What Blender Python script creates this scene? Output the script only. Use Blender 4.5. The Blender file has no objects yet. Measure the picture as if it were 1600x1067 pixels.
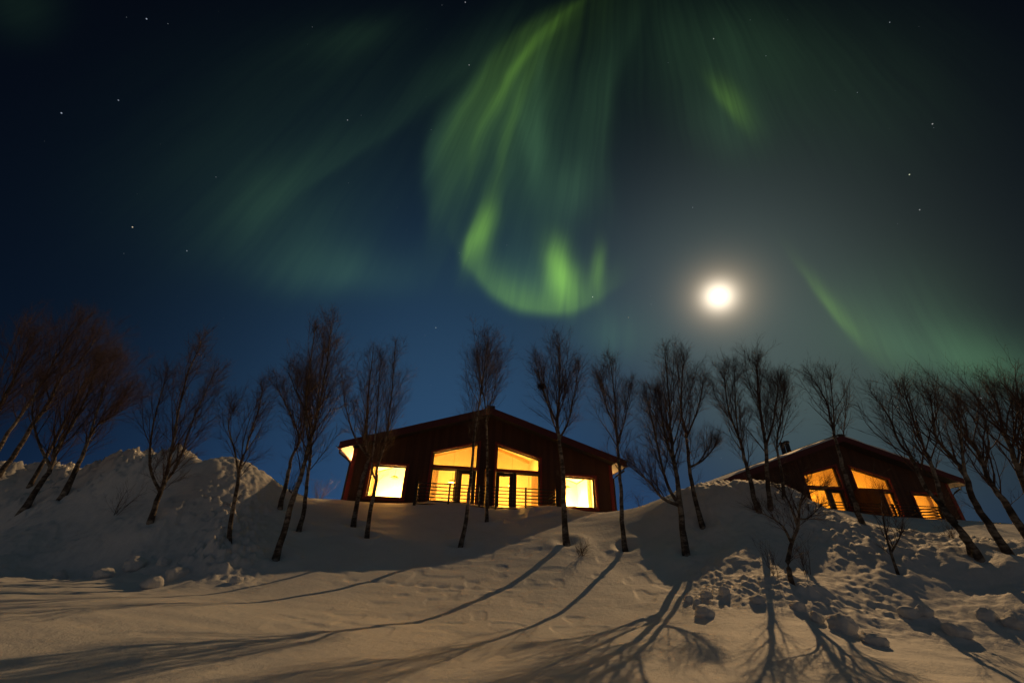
import bpy, math, random
import numpy as np
from mathutils import Vector, Matrix

scene = bpy.context.scene
COL = scene.collection
R = math.radians

# ------------------------------------------------------------------ camera
FPX, CX, CY = 622.0, 800.0, 533.5
RT = np.array([0.9993391815, -0.0179380720, 0.0316136975])
UP = np.array([-0.0363483190, -0.4931787403, 0.8691682978])
FW = np.array([0.0, 0.8697430400, 0.4935048574])

cam_data = bpy.data.cameras.new("camera")
cam = bpy.data.objects.new("camera", cam_data)
COL.objects.link(cam)
cam_data.sensor_width = 36.0
cam_data.lens = FPX * 36.0 / 1600.0
cam_data.clip_start = 0.05
cam_data.clip_end = 20000.0
cam.matrix_world = Matrix(((RT[0], UP[0], -FW[0], 0), (RT[1], UP[1], -FW[1], 0), (RT[2], UP[2], -FW[2], 0), (0, 0, 0, 1)))
scene.camera = cam

scene.view_settings.view_transform = 'Standard'
scene.view_settings.look = 'None'
scene.view_settings.exposure = 0.0
scene.view_settings.gamma = 1.0
try:
    scene.cycles.use_denoising = True
    scene.cycles.denoiser = 'OPENIMAGEDENOISE'
    scene.cycles.denoising_input_passes = 'RGB_ALBEDO_NORMAL'
    scene.cycles.denoising_prefilter = 'ACCURATE'
except Exception:
    pass
scene.cycles.max_bounces = 8
scene.cycles.diffuse_bounces = 4
scene.cycles.glossy_bounces = 3
scene.cycles.transparent_max_bounces = 12
scene.cycles.sample_clamp_indirect = 4.0
scene.cycles.use_adaptive_sampling = False


def ray(px, py):
    """direction of the sight line through a point of the survey picture"""
    return FW + RT * ((px - CX) / FPX) + UP * ((CY - py) / FPX)


def at(px, py, D):
    d = ray(px, py)
    return d * (D / math.hypot(d[0], d[1]))


def lin(r, g, b):
    f = lambda c: (c / 255.0) / 12.92 if c / 255.0 <= 0.04045 else ((c / 255.0 + 0.055) / 1.055) ** 2.4
    return (f(r), f(g), f(b))


# ------------------------------------------------------------------ node helpers
class NT:
    def __init__(self, tree):
        self.t = tree
        self.n = tree.nodes
        self.l = tree.links

    def put(self, sock, v):
        if v is None:
            return
        if isinstance(v, bpy.types.NodeSocket):
            self.l.new(v, sock)
        else:
            sock.default_value = v

    def m(self, op, a, b=None, c=None, clamp=False):
        nd = self.n.new("ShaderNodeMath")
        nd.operation = op
        nd.use_clamp = clamp
        for i, v in enumerate((a, b, c)):
            self.put(nd.inputs[i], v)
        return nd.outputs[0]

    def vm(self, op, a, b=None):
        nd = self.n.new("ShaderNodeVectorMath")
        nd.operation = op
        self.put(nd.inputs[0], a)
        if b is not None:
            if op == 'SCALE':
                self.put(nd.inputs[3], b)
            else:
                self.put(nd.inputs[1], b)
        return nd.outputs['Value'] if op in ('DOT_PRODUCT', 'LENGTH', 'DISTANCE') else nd.outputs['Vector']

    def comb(self, x, y, z):
        nd = self.n.new("ShaderNodeCombineXYZ")
        for i, v in enumerate((x, y, z)):
            self.put(nd.inputs[i], v)
        return nd.outputs[0]

    def sep(self, v):
        nd = self.n.new("ShaderNodeSeparateXYZ")
        self.put(nd.inputs[0], v)
        return nd.outputs

    def noise(self, vec, scale, detail=3.0, rough=0.5, dist=0.0):
        nd = self.n.new("ShaderNodeTexNoise")
        self.put(nd.inputs['Vector'], vec)
        nd.inputs['Scale'].default_value = scale
        nd.inputs['Detail'].default_value = detail
        nd.inputs['Roughness'].default_value = rough
        nd.inputs['Distortion'].default_value = dist
        return nd.outputs['Fac'], nd.outputs['Color']

    def ramp(self, fac, stops):
        nd = self.n.new("ShaderNodeValToRGB")
        els = nd.color_ramp.elements
        while len(els) < len(stops):
            els.new(0.5)
        for e, (p, c) in zip(els, stops):
            e.position = p
            e.color = (*c, 1) if len(c) == 3 else c
        self.put(nd.inputs[0], fac)
        return nd.outputs[0]

    def mix(self, fac, a, b, blend='MIX'):
        nd = self.n.new("ShaderNodeMix")
        nd.data_type = 'RGBA'
        nd.blend_type = blend
        self.put(nd.inputs[0], fac)
        self.put(nd.inputs[6], a)
        self.put(nd.inputs[7], b)
        return nd.outputs[2]


# ------------------------------------------------------------------ moon direction, sun lamp
MOON = Vector((0.45460355, 0.71041327, 0.53726026)).normalized()
sun_data = bpy.data.lights.new("moonlight", 'SUN')
sun_data.energy = 1.18
sun_data.angle = R(0.3)
sun_data.color = (1.0, 0.60, 0.26)
sun = bpy.data.objects.new("moonlight", sun_data)
sun.rotation_euler = MOON.to_track_quat('Z', 'Y').to_euler()
sun.location = MOON * 60
COL.objects.link(sun)


# ------------------------------------------------------------------ world: night sky with aurora
def build_world():
    w = bpy.data.worlds.new("World")
    scene.world = w
    w.use_nodes = True
    try:
        w.cycles.sampling_method = 'MANUAL'
        w.cycles.sample_map_resolution = 512
    except Exception:
        pass
    T = NT(w.node_tree)
    T.n.clear()
    out = T.n.new("ShaderNodeOutputWorld")
    bg = T.n.new("ShaderNodeBackground")
    T.l.new(bg.outputs[0], out.inputs[0])
    tc = T.n.new("ShaderNodeTexCoord")
    d = T.vm('NORMALIZE', tc.outputs['Generated'])
    dx, dy, dz = T.sep(d)
    # sky chart: plane tangent to the sky sphere in the south, 29.6 degrees up
    C, E1, E2 = (0.0, 0.8697430400, 0.4935048574), (1.0, 0.0, 0.0), (0.0, -0.4935048574, 0.8697430400)
    dc = T.m('MAXIMUM', T.vm('DOT_PRODUCT', d, C), 0.08)
    front = T.m('MULTIPLY_ADD', T.vm('DOT_PRODUCT', d, C), 4.0, -0.5, clamp=True)
    u0 = T.m('DIVIDE', T.vm('DOT_PRODUCT', d, E1), dc)
    v0 = T.m('DIVIDE', T.vm('DOT_PRODUCT', d, E2), dc)
    # gentle wobble of the curtains
    _, nc = T.noise(T.comb(u0, v0, 0.0), 5.0, 2.0)
    wob = T.vm('SCALE', T.vm('SUBTRACT', nc, (0.5, 0.5, 0.5)), 0.035)
    P = T.vm('ADD', T.comb(u0, v0, 0.0), wob)
    pu, pv, _z = T.sep(P)
    Q = T.comb(pu, pv, 1.0)

    def sk(px, py):
        r = ray(px, py)
        c = float(np.dot(r, C))
        return float(np.dot(r, E1)) / c, float(np.dot(r, E2)) / c

    def stroke(p0, p1, wl, wr, bend=0.0, flat=False):
        """soft streak from p0 to p1; wl / wr = falloff width to either side of its axis; bend bows it"""
        a, b = sk(*p0), sk(*p1)
        cx, cy = (a[0] + b[0]) / 2, (a[1] + b[1]) / 2
        L = math.hypot(b[0] - a[0], b[1] - a[1]) / 2
        co, si = (b[0] - a[0]) / (2 * L), (b[1] - a[1]) / (2 * L)
        s = T.vm('DOT_PRODUCT', Q, (co / L, si / L, -(co * cx + si * cy) / L))
        t = T.vm('DOT_PRODUCT', Q, (-si, co, si * cx - co * cy))
        s2 = T.m('MULTIPLY', s, s)
        if bend:
            t = T.m('MULTIPLY_ADD', T.m('SUBTRACT', s2, 1.0), bend / FPX, t)
        tp = T.m('MULTIPLY', T.m('MAXIMUM', t, 0.0), FPX / wl)
        tq = T.m('MULTIPLY_ADD', T.m('MINIMUM', t, 0.0), FPX / wr, tp)
        if flat:
            s2 = T.m('MULTIPLY', s2, s2)
        e = T.m('MULTIPLY_ADD', tq, tq, s2)
        return T.m('POWER', 2.718, T.m('MULTIPLY', e, -1.0))

    def total(items):
        acc = None
        for g, st in items:
            acc = T.m('MULTIPLY', st, g) if acc is None else T.m('MULTIPLY_ADD', st, g, acc)
        return acc

    # along a stroke from p0 to p1, "left" is the wl side
    # t > 0 (first width) lies right of a stroke that runs down, above one that runs right
    lime = total([
        (0.95, stroke((762, 318), (735, 408), 18, 12)),                     # bright left foot of the curtain
        (0.30, stroke((738, 355), (727, 412), 6, 6)),
        (0.95, stroke((868, 382), (883, 466), 19, 20)),                     # bright right foot
        (0.42, stroke((872, 420), (896, 468), 28, 26)),
        (0.42, stroke((936, 388), (936, 455), 8, 11)),
        (0.40, stroke((728, 405), (938, 460), 34, 12, bend=-46, flat=True)),            # hanging hem of the curtain
        (0.15, stroke((885, 15), (686, 275), 60, 14, bend=-36)),
        (0.15, stroke((905, 5), (770, 175), 9, 6, bend=-16)),
        (0.15, stroke((850, 60), (738, 240), 8, 7, bend=-18)),
        (0.16, stroke((830, 110), (775, 300), 9, 9, bend=-8)),
        (0.30, stroke((1112, 130), (1163, 198), 22, 10)),                   # patch upper right
        (0.30, stroke((1256, 425), (1336, 534), 12, 6)),                    # ray right of the moon
        (0.10, stroke((1290, 470), (1390, 580), 30, 10)),
    ])
    green = total([
        (0.56, stroke((785, 80), (678, 330), 150, 20, bend=-30)),
        (0.50, stroke((830, 100), (800, 350), 80, 70)),
        (0.42, stroke((812, 140), (842, 310), 26, 14)),
        (0.30, stroke((845, 70), (838, 270), 12, 10)),
        (0.40, stroke((980, 50), (942, 290), 16, 40, bend=-18)),
        (0.65, stroke((855, 285), (925, 310), 50, 55)),
        (0.55, stroke((770, 435), (910, 445), 70, 30)),
        (0.30, stroke((692, 180), (668, 310), 26, 10, bend=-6)),
        (0.27, stroke((600, 208), (440, 325), 9, 40, bend=-6)),             # long oblique ray, left
        (0.20, stroke((480, 290), (360, 340), 40, 70)),
        (0.22, stroke((800, 30), (600, 210), 14, 30)),
        (0.55, stroke((430, 425), (640, 430), 40, 32)),
        (0.24, stroke((330, 370), (560, 390), 80, 60)),
        (0.17, stroke((480, 80), (620, 35), 22, 30)),
        (0.16, stroke((-20, 10), (90, 0), 40, 50)),
        (1.25, stroke((1390, 540), (1640, 585), 44, 34)),                   # glow low on the right
        (0.62, stroke((1300, 490), (1520, 560), 90, 60)),
        (0.17, stroke((200, 310), (620, 300), 150, 120)),
        (0.09, stroke((330, 120), (760, 110), 90, 110)),
        (0.22, stroke((1020, 130), (1480, 170), 140, 110)),
        (0.40, stroke((1090, 150), (1180, 240), 50, 50)),
        (0.34, stroke((1000, 50), (1250, 100), 70, 80)),
        (0.55, stroke((900, 515), (1030, 535), 44, 36)),
    ])
    # fine rays: noise that varies across the rays but hardly along them, rays meeting in the magnetic zenith
    zc = sk(985, -330)
    au = T.m('SUBTRACT', pu, zc[0])
    av = T.m('SUBTRACT', pv, zc[1])
    ang = T.m('ARCTAN2', au, T.m('MULTIPLY', av, -1.0))
    rad = T.m('SQRT', T.m('MULTIPLY_ADD', au, au, T.m('MULTIPLY', av, av)))
    nr, _ = T.noise(T.comb(T.m('MULTIPLY', ang, 16.0), T.m('MULTIPLY', rad, 1.2), 3.0), 1.0, 4.0, 0.55)
    rays = T.m('MULTIPLY_ADD', T.m('SUBTRACT', nr, 0.5), 1.9, 1.0)
    nr2, _ = T.noise(T.comb(T.m('MULTIPLY', ang, 62.0), T.m('MULTIPLY', rad, 2.2), 9.0), 1.0, 3.0, 0.5)
    rays = T.m('MULTIPLY_ADD', T.m('SUBTRACT', nr2, 0.5), 0.85, rays)
    rays = T.m('MAXIMUM', rays, 0.2)
    lime = T.m('MULTIPLY', T.m('MULTIPLY', lime, rays), front)
    green = T.m('MULTIPLY', T.m('MULTIPLY', green, T.m('MULTIPLY_ADD', rays, 0.7, 0.3)), front)

    # moon glow in the thin cloud
    cosm = T.vm('DOT_PRODUCT', d, tuple(MOON))
    th = T.m('ARCCOSINE', T.m('MINIMUM', cosm, 0.999999))

    def glow(deg, p=1.0):
        x = T.m('DIVIDE', th, R(deg))
        if p != 1.0:
            x = T.m('POWER', x, p)
        return T.m('POWER', 2.718, T.m('MULTIPLY', x, -1.0))

    def addc(acc, fac, col):
        c = T.vm('SCALE', tuple(col), fac)
        return c if acc is None else T.vm('ADD', acc, c)

    up = T.m('MAXIMUM', dz, 0.0)
    hor = T.m('POWER', 2.718, T.m('MULTIPLY', up, -4.6))
    side = T.m('MULTIPLY_ADD', T.vm('DOT_PRODUCT', d, (0.05, 0.998, 0.0)), 2.2, -1.2, clamp=True)     # brightest low over the ridge
    acc = addc(None, 1.0, (0.0010, 0.0016, 0.0036))
    acc = addc(acc, T.m('MULTIPLY', hor, T.m('MULTIPLY_ADD', side, 0.8, 0.25)), (0.010, 0.040, 0.130))
    acc = addc(acc, T.m('MULTIPLY', glow(1.55, 1.8), 1.5), (1.0, 0.88, 0.70))
    acc = addc(acc, glow(2.9, 1.5), (0.50, 0.35, 0.21))
    acc = addc(acc, glow(6.0, 1.2), (0.026, 0.021, 0.014))
    acc = addc(acc, glow(16.0, 2.0), (0.047, 0.066, 0.061))
    lowdir = ray(700, 660)
    lowdir = tuple(float(q) for q in lowdir / np.linalg.norm(lowdir))
    tl = T.m('DIVIDE', T.m('ARCCOSINE', T.m('MINIMUM', T.vm('DOT_PRODUCT', d, lowdir), 0.999999)), R(27))
    acc = addc(acc, T.m('POWER', 2.718, T.m('MULTIPLY', T.m('MULTIPLY', tl, tl), -1.0)), (0.019, 0.052, 0.100))
    lowdir = ray(1300, 640)
    lowdir = tuple(float(q) for q in lowdir / np.linalg.norm(lowdir))
    tl = T.m('DIVIDE', T.m('ARCCOSINE', T.m('MINIMUM', T.vm('DOT_PRODUCT', d, lowdir), 0.999999)), R(15))
    acc = addc(acc, T.m('POWER', 2.718, T.m('MULTIPLY', T.m('MULTIPLY', tl, tl), -1.0)), (0.034, 0.048, 0.032))
    acc = addc(acc, lime, (0.115, 0.265, 0.022))
    acc = addc(acc, green, (0.020, 0.052, 0.022))
    # unseen sky over and behind the camera: brightness added to fill the shaded snow
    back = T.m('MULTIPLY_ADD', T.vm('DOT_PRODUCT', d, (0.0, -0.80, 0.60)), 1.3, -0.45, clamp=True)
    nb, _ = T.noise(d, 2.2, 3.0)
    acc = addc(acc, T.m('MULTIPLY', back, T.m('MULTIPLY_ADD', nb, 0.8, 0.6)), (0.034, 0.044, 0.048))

    # stars
    vor = T.n.new("ShaderNodeTexVoronoi")
    vor.inputs['Scale'].default_value = 52.0
    T.l.new(d, vor.inputs['Vector'])
    sr = T.sep(vor.outputs['Color'])
    size = T.m('MULTIPLY_ADD', T.m('POWER', sr[0], 6.0), 0.022, 0.022)
    on = T.m('GREATER_THAN', sr[1], 0.35)
    star = T.m('SUBTRACT', 1.0, T.m('DIVIDE', vor.outputs['Distance'], size), clamp=True)
    star = T.m('MULTIPLY', T.m('MULTIPLY', star, on), T.m('MULTIPLY_ADD', T.m('POWER', sr[0], 6.0), 0.5, 0.10))
    acc = addc(acc, T.m('MULTIPLY', star, T.m('GREATER_THAN', dz, 0.03)), (0.75, 0.85, 0.95))
    for px, py, g, c in ((207, 355, 1.0, (0.9, 0.72, 0.5)), (96, 177, .55, (0.7, 0.8, 1)), (185, 157, .35, (0.7, 0.8, 1)), (229, 30, .5, (0.7, 0.8, 1)),
                         (1421, 273, .8, (.85, .9, .6)), (1457, 194, .5, (.8, .8, .8)), (926, 464, .9, (.8, .9, .7)), (1532, 622, .9, (0.9, 0.95, 1)),
                         (982, 496, .3, (.9, .6, .3)), (681, 512, .5, (.8, .9, .9)), (543, 188, .4, (.8, .8, .9)), (733, 102, .35, (.9, .9, .9)),
                         (292, 392, .35, (.7, .8, .9)), (1115, 61, .4, (.8, .9, .8)), (1437, 328, .4, (.8, .8, .8)), (727, 4, .4, (.9, .9, 1))):
        r = ray(px, py)
        r = r / np.linalg.norm(r)
        dist = T.vm('DISTANCE', d, tuple(float(q) for q in r))
        sp = T.m('SUBTRACT', 1.0, T.m('DIVIDE', dist, 0.0012), clamp=True)
        acc = addc(acc, T.m('MULTIPLY', sp, g * 1.3), c)
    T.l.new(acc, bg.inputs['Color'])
    bg.inputs['Strength'].default_value = 1.0


build_world()


# ------------------------------------------------------------------ materials
def new_mat(name):
    m = bpy.data.materials.new(name)
    m.use_nodes = True
    T = NT(m.node_tree)
    b = m.node_tree.nodes['Principled BSDF']
    return m, T, b


def bump(T, b, height, strength, dist):
    nd = T.n.new("ShaderNodeBump")
    nd.inputs['Strength'].default_value = strength
    nd.inputs['Distance'].default_value = dist
    T.l.new(height, nd.inputs['Height'])
    T.l.new(nd.outputs[0], b.inputs['Normal'])


def mat_snow(name, scale=1.0):
    m, T, b = new_mat(name)
    tc = T.n.new("ShaderNodeTexCoord").outputs['Object']
    n1, _ = T.noise(tc, 1.3 * scale, 4.0, 0.6)
    c = T.ramp(n1, [(0.25, (0.74, 0.75, 0.77)), (0.75, (0.84, 0.845, 0.85))])
    T.l.new(c, b.inputs['Base Color'])
    b.inputs['Roughness'].default_value = 0.62
    b.inputs['Specular IOR Level'].default_value = 0.25
    n2, _ = T.noise(tc, 9.0 * scale, 6.0, 0.65)
    n3, _ = T.noise(tc, 70.0 * scale, 2.0, 0.6)
    h = T.m('MULTIPLY_ADD', n3, 0.16, T.m('MULTIPLY', n2, 0.6))
    bump(T, b, h, 0.6, 0.05)
    return m


def mat_wood(name, base, dark, board=7.0, rough=0.75):
    """painted vertical boarding"""
    m, T, b = new_mat(name)
    tc = T.n.new("ShaderNodeTexCoord").outputs['Object']
    x, y, z = T.sep(tc)
    k = T.m('MULTIPLY', T.m('ADD', x, y), board)
    fr = T.m('FRACT', k)
    groove = T.m('MINIMUM', T.m('MULTIPLY', fr, 14.0), T.m('MULTIPLY', T.m('SUBTRACT', 1.0, fr), 14.0), clamp=True)
    fl = T.m('FLOOR', k)
    wn = T.n.new("ShaderNodeTexWhiteNoise")
    wn.noise_dimensions = '1D'
    T.l.new(fl, wn.inputs['W'])
    gr, _ = T.noise(T.comb(T.m('MULTIPLY', x, 30.0), T.m('MULTIPLY', y, 30.0), T.m('MULTIPLY', z, 1.6)), 1.0, 4.0, 0.6)
    f = T.m('MULTIPLY_ADD', wn.outputs['Value'], 0.45, T.m('MULTIPLY', gr, 0.55))
    c = T.ramp(f, [(0.2, dark), (0.8, base)])
    T.l.new(c, b.inputs['Base Color'])
    b.inputs['Roughness'].default_value = rough
    bump(T, b, T.m('MULTIPLY_ADD', gr, 0.15, groove), 0.5, 0.012)
    return m


def mat_plain(name, col, rough=0.6, metal=0.0, var=0.25, scale=14.0):
    m, T, b = new_mat(name)
    tc = T.n.new("ShaderNodeTexCoord").outputs['Object']
    n, _ = T.noise(tc, scale, 4.0, 0.6)
    lo = tuple(c * (1 - var) for c in col)
    hi = tuple(min(1.0, c * (1 + var)) for c in col)
    T.l.new(T.ramp(n, [(0.25, lo), (0.75, hi)]), b.inputs['Base Color'])
    b.inputs['Roughness'].default_value = rough
    b.inputs['Metallic'].default_value = metal
    bump(T, b, n, 0.15, 0.01)
    return m


def mat_glass(name):
    m = bpy.data.materials.new(name)
    m.use_nodes = True
    T = NT(m.node_tree)
    T.n.clear()
    out = T.n.new("ShaderNodeOutputMaterial")
    tr = T.n.new("ShaderNodeBsdfTransparent")
    tr.inputs[0].default_value = (0.93, 0.95, 0.94, 1)
    gl = T.n.new("ShaderNodeBsdfGlossy")
    gl.inputs['Roughness'].default_value = 0.02
    mx = T.n.new("ShaderNodeMixShader")
    mx.inputs[0].default_value = 0.07
    T.l.new(tr.outputs[0], mx.inputs[1])
    T.l.new(gl.outputs[0], mx.inputs[2])
    T.l.new(mx.outputs[0], out.inputs[0])
    return m


def mat_emit(name, col, strength):
    m, T, b = new_mat(name)
    b.inputs['Base Color'].default_value = (*col, 1)
    b.inputs['Emission Color'].default_value = (*col, 1)
    b.inputs['Emission Strength'].default_value = strength
    return m


def mat_curtain(name, col):
    m = bpy.data.materials.new(name)
    m.use_nodes = True
    T = NT(m.node_tree)
    T.n.clear()
    out = T.n.new("ShaderNodeOutputMaterial")
    df = T.n.new("ShaderNodeBsdfDiffuse")
    tl = T.n.new("ShaderNodeBsdfTranslucent")
    tc = T.n.new("ShaderNodeTexCoord").outputs['Object']
    n, _ = T.noise(tc, 20.0, 3.0)
    c = T.ramp(n, [(0.2, tuple(q * 0.85 for q in col)), (0.8, col)])
    T.l.new(c, df.inputs[0])
    T.l.new(c, tl.inputs[0])
    mx = T.n.new("ShaderNodeMixShader")
    mx.inputs[0].default_value = 0.45
    T.l.new(df.outputs[0], mx.inputs[1])
    T.l.new(tl.outputs[0], mx.inputs[2])
    T.l.new(mx.outputs[0], out.inputs[0])
    return m


def mat_bark(name):
    """birch bark: pale skin with dark cross bands, darker and rougher towards thick old wood"""
    m, T, b = new_mat(name)
    tc = T.n.new("ShaderNodeTexCoord").outputs['Object']
    x, y, z = T.sep(tc)
    n1, _ = T.noise(T.comb(T.m('MULTIPLY', x, 7.0), T.m('MULTIPLY', y, 7.0), T.m('MULTIPLY', z, 16.0)), 1.0, 4.0, 0.6)
    n2, _ = T.noise(tc, 2.6, 3.0, 0.6)
    f = T.m('MULTIPLY_ADD', n2, 0.5, T.m('MULTIPLY', n1, 0.5))
    c = T.ramp(f, [(0.38, (0.022, 0.016, 0.013)), (0.48, (0.07, 0.052, 0.042)), (0.55, (0.22, 0.19, 0.16)), (0.72, (0.42, 0.38, 0.33))])
    T.l.new(c, b.inputs['Base Color'])
    b.inputs['Roughness'].default_value = 0.8
    bump(T, b, f, 0.5, 0.02)
    return m


SNOW = mat_snow("snow")
SNOW_CLUMP = mat_snow("snow_clump", 2.0)
WALL = mat_wood("stained_boarding", (0.085, 0.032, 0.017), (0.045, 0.017, 0.009))
TRIM = mat_plain("red_trim_paint", (0.20, 0.018, 0.012), 0.55)
BARGE = mat_plain("red_fascia_paint", (0.08, 0.008, 0.007), 0.5)
ROOF = mat_plain("roof_felt", (0.035, 0.030, 0.030), 0.85)
SOFFIT = mat_plain("pale_soffit_boards", (0.55, 0.47, 0.34), 0.7, 0, 0.1)
DARK = mat_plain("dark_frame_paint", (0.028, 0.020, 0.016), 0.5)
STEEL = mat_plain("dark_railing_steel", (0.035, 0.033, 0.032), 0.45, 0.6)
GUTTER = mat_plain("gutter_steel", (0.05, 0.047, 0.045), 0.4, 0.7)
INNER = mat_plain("interior_plaster", (0.78, 0.68, 0.46), 0.8, 0, 0.05, 3.0)
PINE = mat_plain("interior_pine", (0.55, 0.36, 0.16), 0.6, 0, 0.2, 6.0)
GLASS = mat_glass("window_glass")
CURT = mat_curtain("linen_curtain", (0.62, 0.50, 0.30))
LAMP = mat_emit("lamp_glass", (1.0, 0.62, 0.22), 9.0)
BARK = mat_bark("birch_bark")
TWIG = mat_plain("birch_twigs", (0.075, 0.040, 0.032), 0.75, 0, 0.3, 2.0)
NEST = mat_plain("nest_twigs", (0.03, 0.02, 0.016), 0.9)


# ------------------------------------------------------------------ mesh builder
class MB:
    def __init__(self):
        self.v = []
        self.f = []

    def box(self, x0, x1, y0, y1, z0, z1):
        b = len(self.v)
        self.v += [(x0, y0, z0), (x1, y0, z0), (x1, y1, z0), (x0, y1, z0), (x0, y0, z1), (x1, y0, z1), (x1, y1, z1), (x0, y1, z1)]
        self.f += [tuple(b + i for i in q) for q in ((0, 3, 2, 1), (4, 5, 6, 7), (0, 1, 5, 4), (1, 2, 6, 5), (2, 3, 7, 6), (3, 0, 4, 7))]

    def prism(self, poly, y0, y1):
        """poly: (x, z) corners counter-clockwise seen from -y; swept from y0 to y1"""
        n = len(poly)
        b = len(self.v)
        self.v += [(x, y0, z) for x, z in poly] + [(x, y1, z) for x, z in poly]
        self.f.append(tuple(b + i for i in range(n)))
        self.f.append(tuple(b + n + i for i in reversed(range(n))))
        for i in range(n):
            j = (i + 1) % n
            self.f.append((b + j, b + i, b + n + i, b + n + j))

    def tube(self, pts, radii, sides=6, tip=True, cap=False):
        b = len(self.v)
        n = len(pts)
        V = self.v
        F = self.f
        for i in range(n):
            p = pts[i]
            a = pts[max(0, i - 1)]
            c = pts[min(n - 1, i + 1)]
            dx, dy, dz = c[0] - a[0], c[1] - a[1], c[2] - a[2]
            l = math.sqrt(dx * dx + dy * dy + dz * dz) or 1.0
            dx /= l
            dy /= l
            dz /= l
            if abs(dz) < 0.95:
                ux, uy, uz = dy, -dx, 0.0
            else:
                ux, uy, uz = 0.0, dz, -dy
            l = math.sqrt(ux * ux + uy * uy + uz * uz) or 1.0
            ux /= l
            uy /= l
            uz /= l
            wx, wy, wz = dy * uz - dz * uy, dz * ux - dx * uz, dx * uy - dy * ux
            r = radii[i]
            if tip and i == n - 1:
                V.append((p[0], p[1], p[2]))
                continue
            for k in range(sides):
                t = 2 * math.pi * k / sides
                cs, sn = math.cos(t) * r, math.sin(t) * r
                V.append((p[0] + ux * cs + wx * sn, p[1] + uy * cs + wy * sn, p[2] + uz * cs + wz * sn))
        last = n - 1 if tip else n
        for i in range(last - 1):
            for k in range(sides):
                k2 = (k + 1) % sides
                F.append((b + i * sides + k, b + i * sides + k2, b + (i + 1) * sides + k2, b + (i + 1) * sides + k))
        if tip:
            o = b + (n - 2) * sides
            t = b + (n - 1) * sides
            for k in range(sides):
                F.append((o + k, o + (k + 1) % sides, t))
        elif cap:
            F.append(tuple(b + k for k in range(sides)))
            F.append(tuple(b + (n - 1) * sides + k for k in range(sides)))

    def build(self, name, mat, parent=None, smooth=False, origin=None, bevel=0.0):
        me = bpy.data.meshes.new(name)
        v = self.v if origin is None else [(p[0] - origin[0], p[1] - origin[1], p[2] - origin[2]) for p in self.v]
        me.from_pydata(v, [], self.f)
        me.materials.append(mat)
        if smooth:
            me.polygons.foreach_set('use_smooth', [True] * len(me.polygons))
        o = bpy.data.objects.new(name, me)
        COL.objects.link(o)
        if parent is not None:
            o.parent = parent
        if bevel:
            md = o.modifiers.new("edge", 'BEVEL')
            md.width = bevel
            md.segments = 2
            md.limit_method = 'ANGLE'
        return o


def tag(o, label, cat, group=None, kind=None):
    if label:
        o["label"] = label
    if cat:
        o["category"] = cat
    if group:
        o["group"] = group
    if kind:
        o["kind"] = kind
    return o


def empty(name, loc, label, cat, group=None, rz=0.0):
    o = bpy.data.objects.new(name, None)
    o.empty_display_size = 0.3
    o.location = loc
    o.rotation_euler = (0, 0, rz)
    COL.objects.link(o)
    return tag(o, label, cat, group)


# ------------------------------------------------------------------ terrain
H1 = dict(x=-0.868, y=17.14, z=4.062, yaw=0.1206)
H2 = dict(x=17.10, y=20.54, z=4.473, yaw=0.0747)

CTRL = [  # surveyed snow heights: sight line and horizontal distance
    (0, 897, 12.6), (120, 900, 11.6), (250, 905, 10.4), (380, 905, 9.8), (520, 895, 10.0), (640, 885, 10.4),
    (0, 830, 16.2), (100, 830, 14.6), (200, 830, 12.9), (237, 820, 12.6), (0, 865, 14.2), (100, 865, 13.1), (200, 865, 11.9), (40, 790, 17.8), (180, 775, 15.0), (365, 850, 11), (433, 866, 10.8), (300, 770, 13.3), (450, 820, 12.5), (120, 770, 16.4),
    (0, 735, 21.5), (100, 728, 19.8), (200, 712, 17.8), (280, 700, 16), (340, 708, 14.8), (400, 735, 14.2), (440, 758, 14.7), (480, 778, 15.5), (535, 781, 16.5),
    (-120, 735, 20), (-120, 900, 17),
    (555, 820, 13), (576, 836, 12), (620, 797, 15), (700, 782, 16.2), (760, 813, 14), (717, 850, 11.8), (800, 800, 15.2), (870, 790, 16),
    (886, 845, 11.6), (800, 850, 11.6), (950, 806, 16.2), (966, 808, 16.6), (978, 857, 11.6), (1010, 806, 15.8),
    (700, 882, 10.6), (750, 935, 8.4), (640, 970, 7.2), (860, 960, 7.8), (950, 890, 10.3), (400, 1005, 5.7),
    (1071, 858, 10.9), (1068, 900, 10.0), (1010, 985, 7.0), (1098, 815, 12),
    (1035, 780, 14), (1070, 764, 13.5), (1120, 752, 13.2), (1180, 750, 13), (1240, 768, 12.8), (1290, 797, 12.6), (1340, 824, 13),
    (1187, 800, 12), (1150, 860, 10.3), (1150, 905, 9.0), (1110, 945, 8.0), (1237, 906, 8.8), (1210, 955, 7.6),
    (1310, 890, 9.8), (1398, 887, 10.1), (1450, 905, 10.0), (1560, 905, 10.3), (1310, 952, 8.3), (1390, 953, 8.9), (1500, 957, 9.3), (1600, 957, 9.6), (1525, 866, 10.9), (1577, 861, 11.2), (1620, 850, 11.8),
    (1360, 814, 19), (1400, 808, 24), (1460, 812, 27), (1514, 820, 29), (1430, 836, 16), (1500, 842, 17), (1590, 838, 20), (1700, 850, 16),
]
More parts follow.
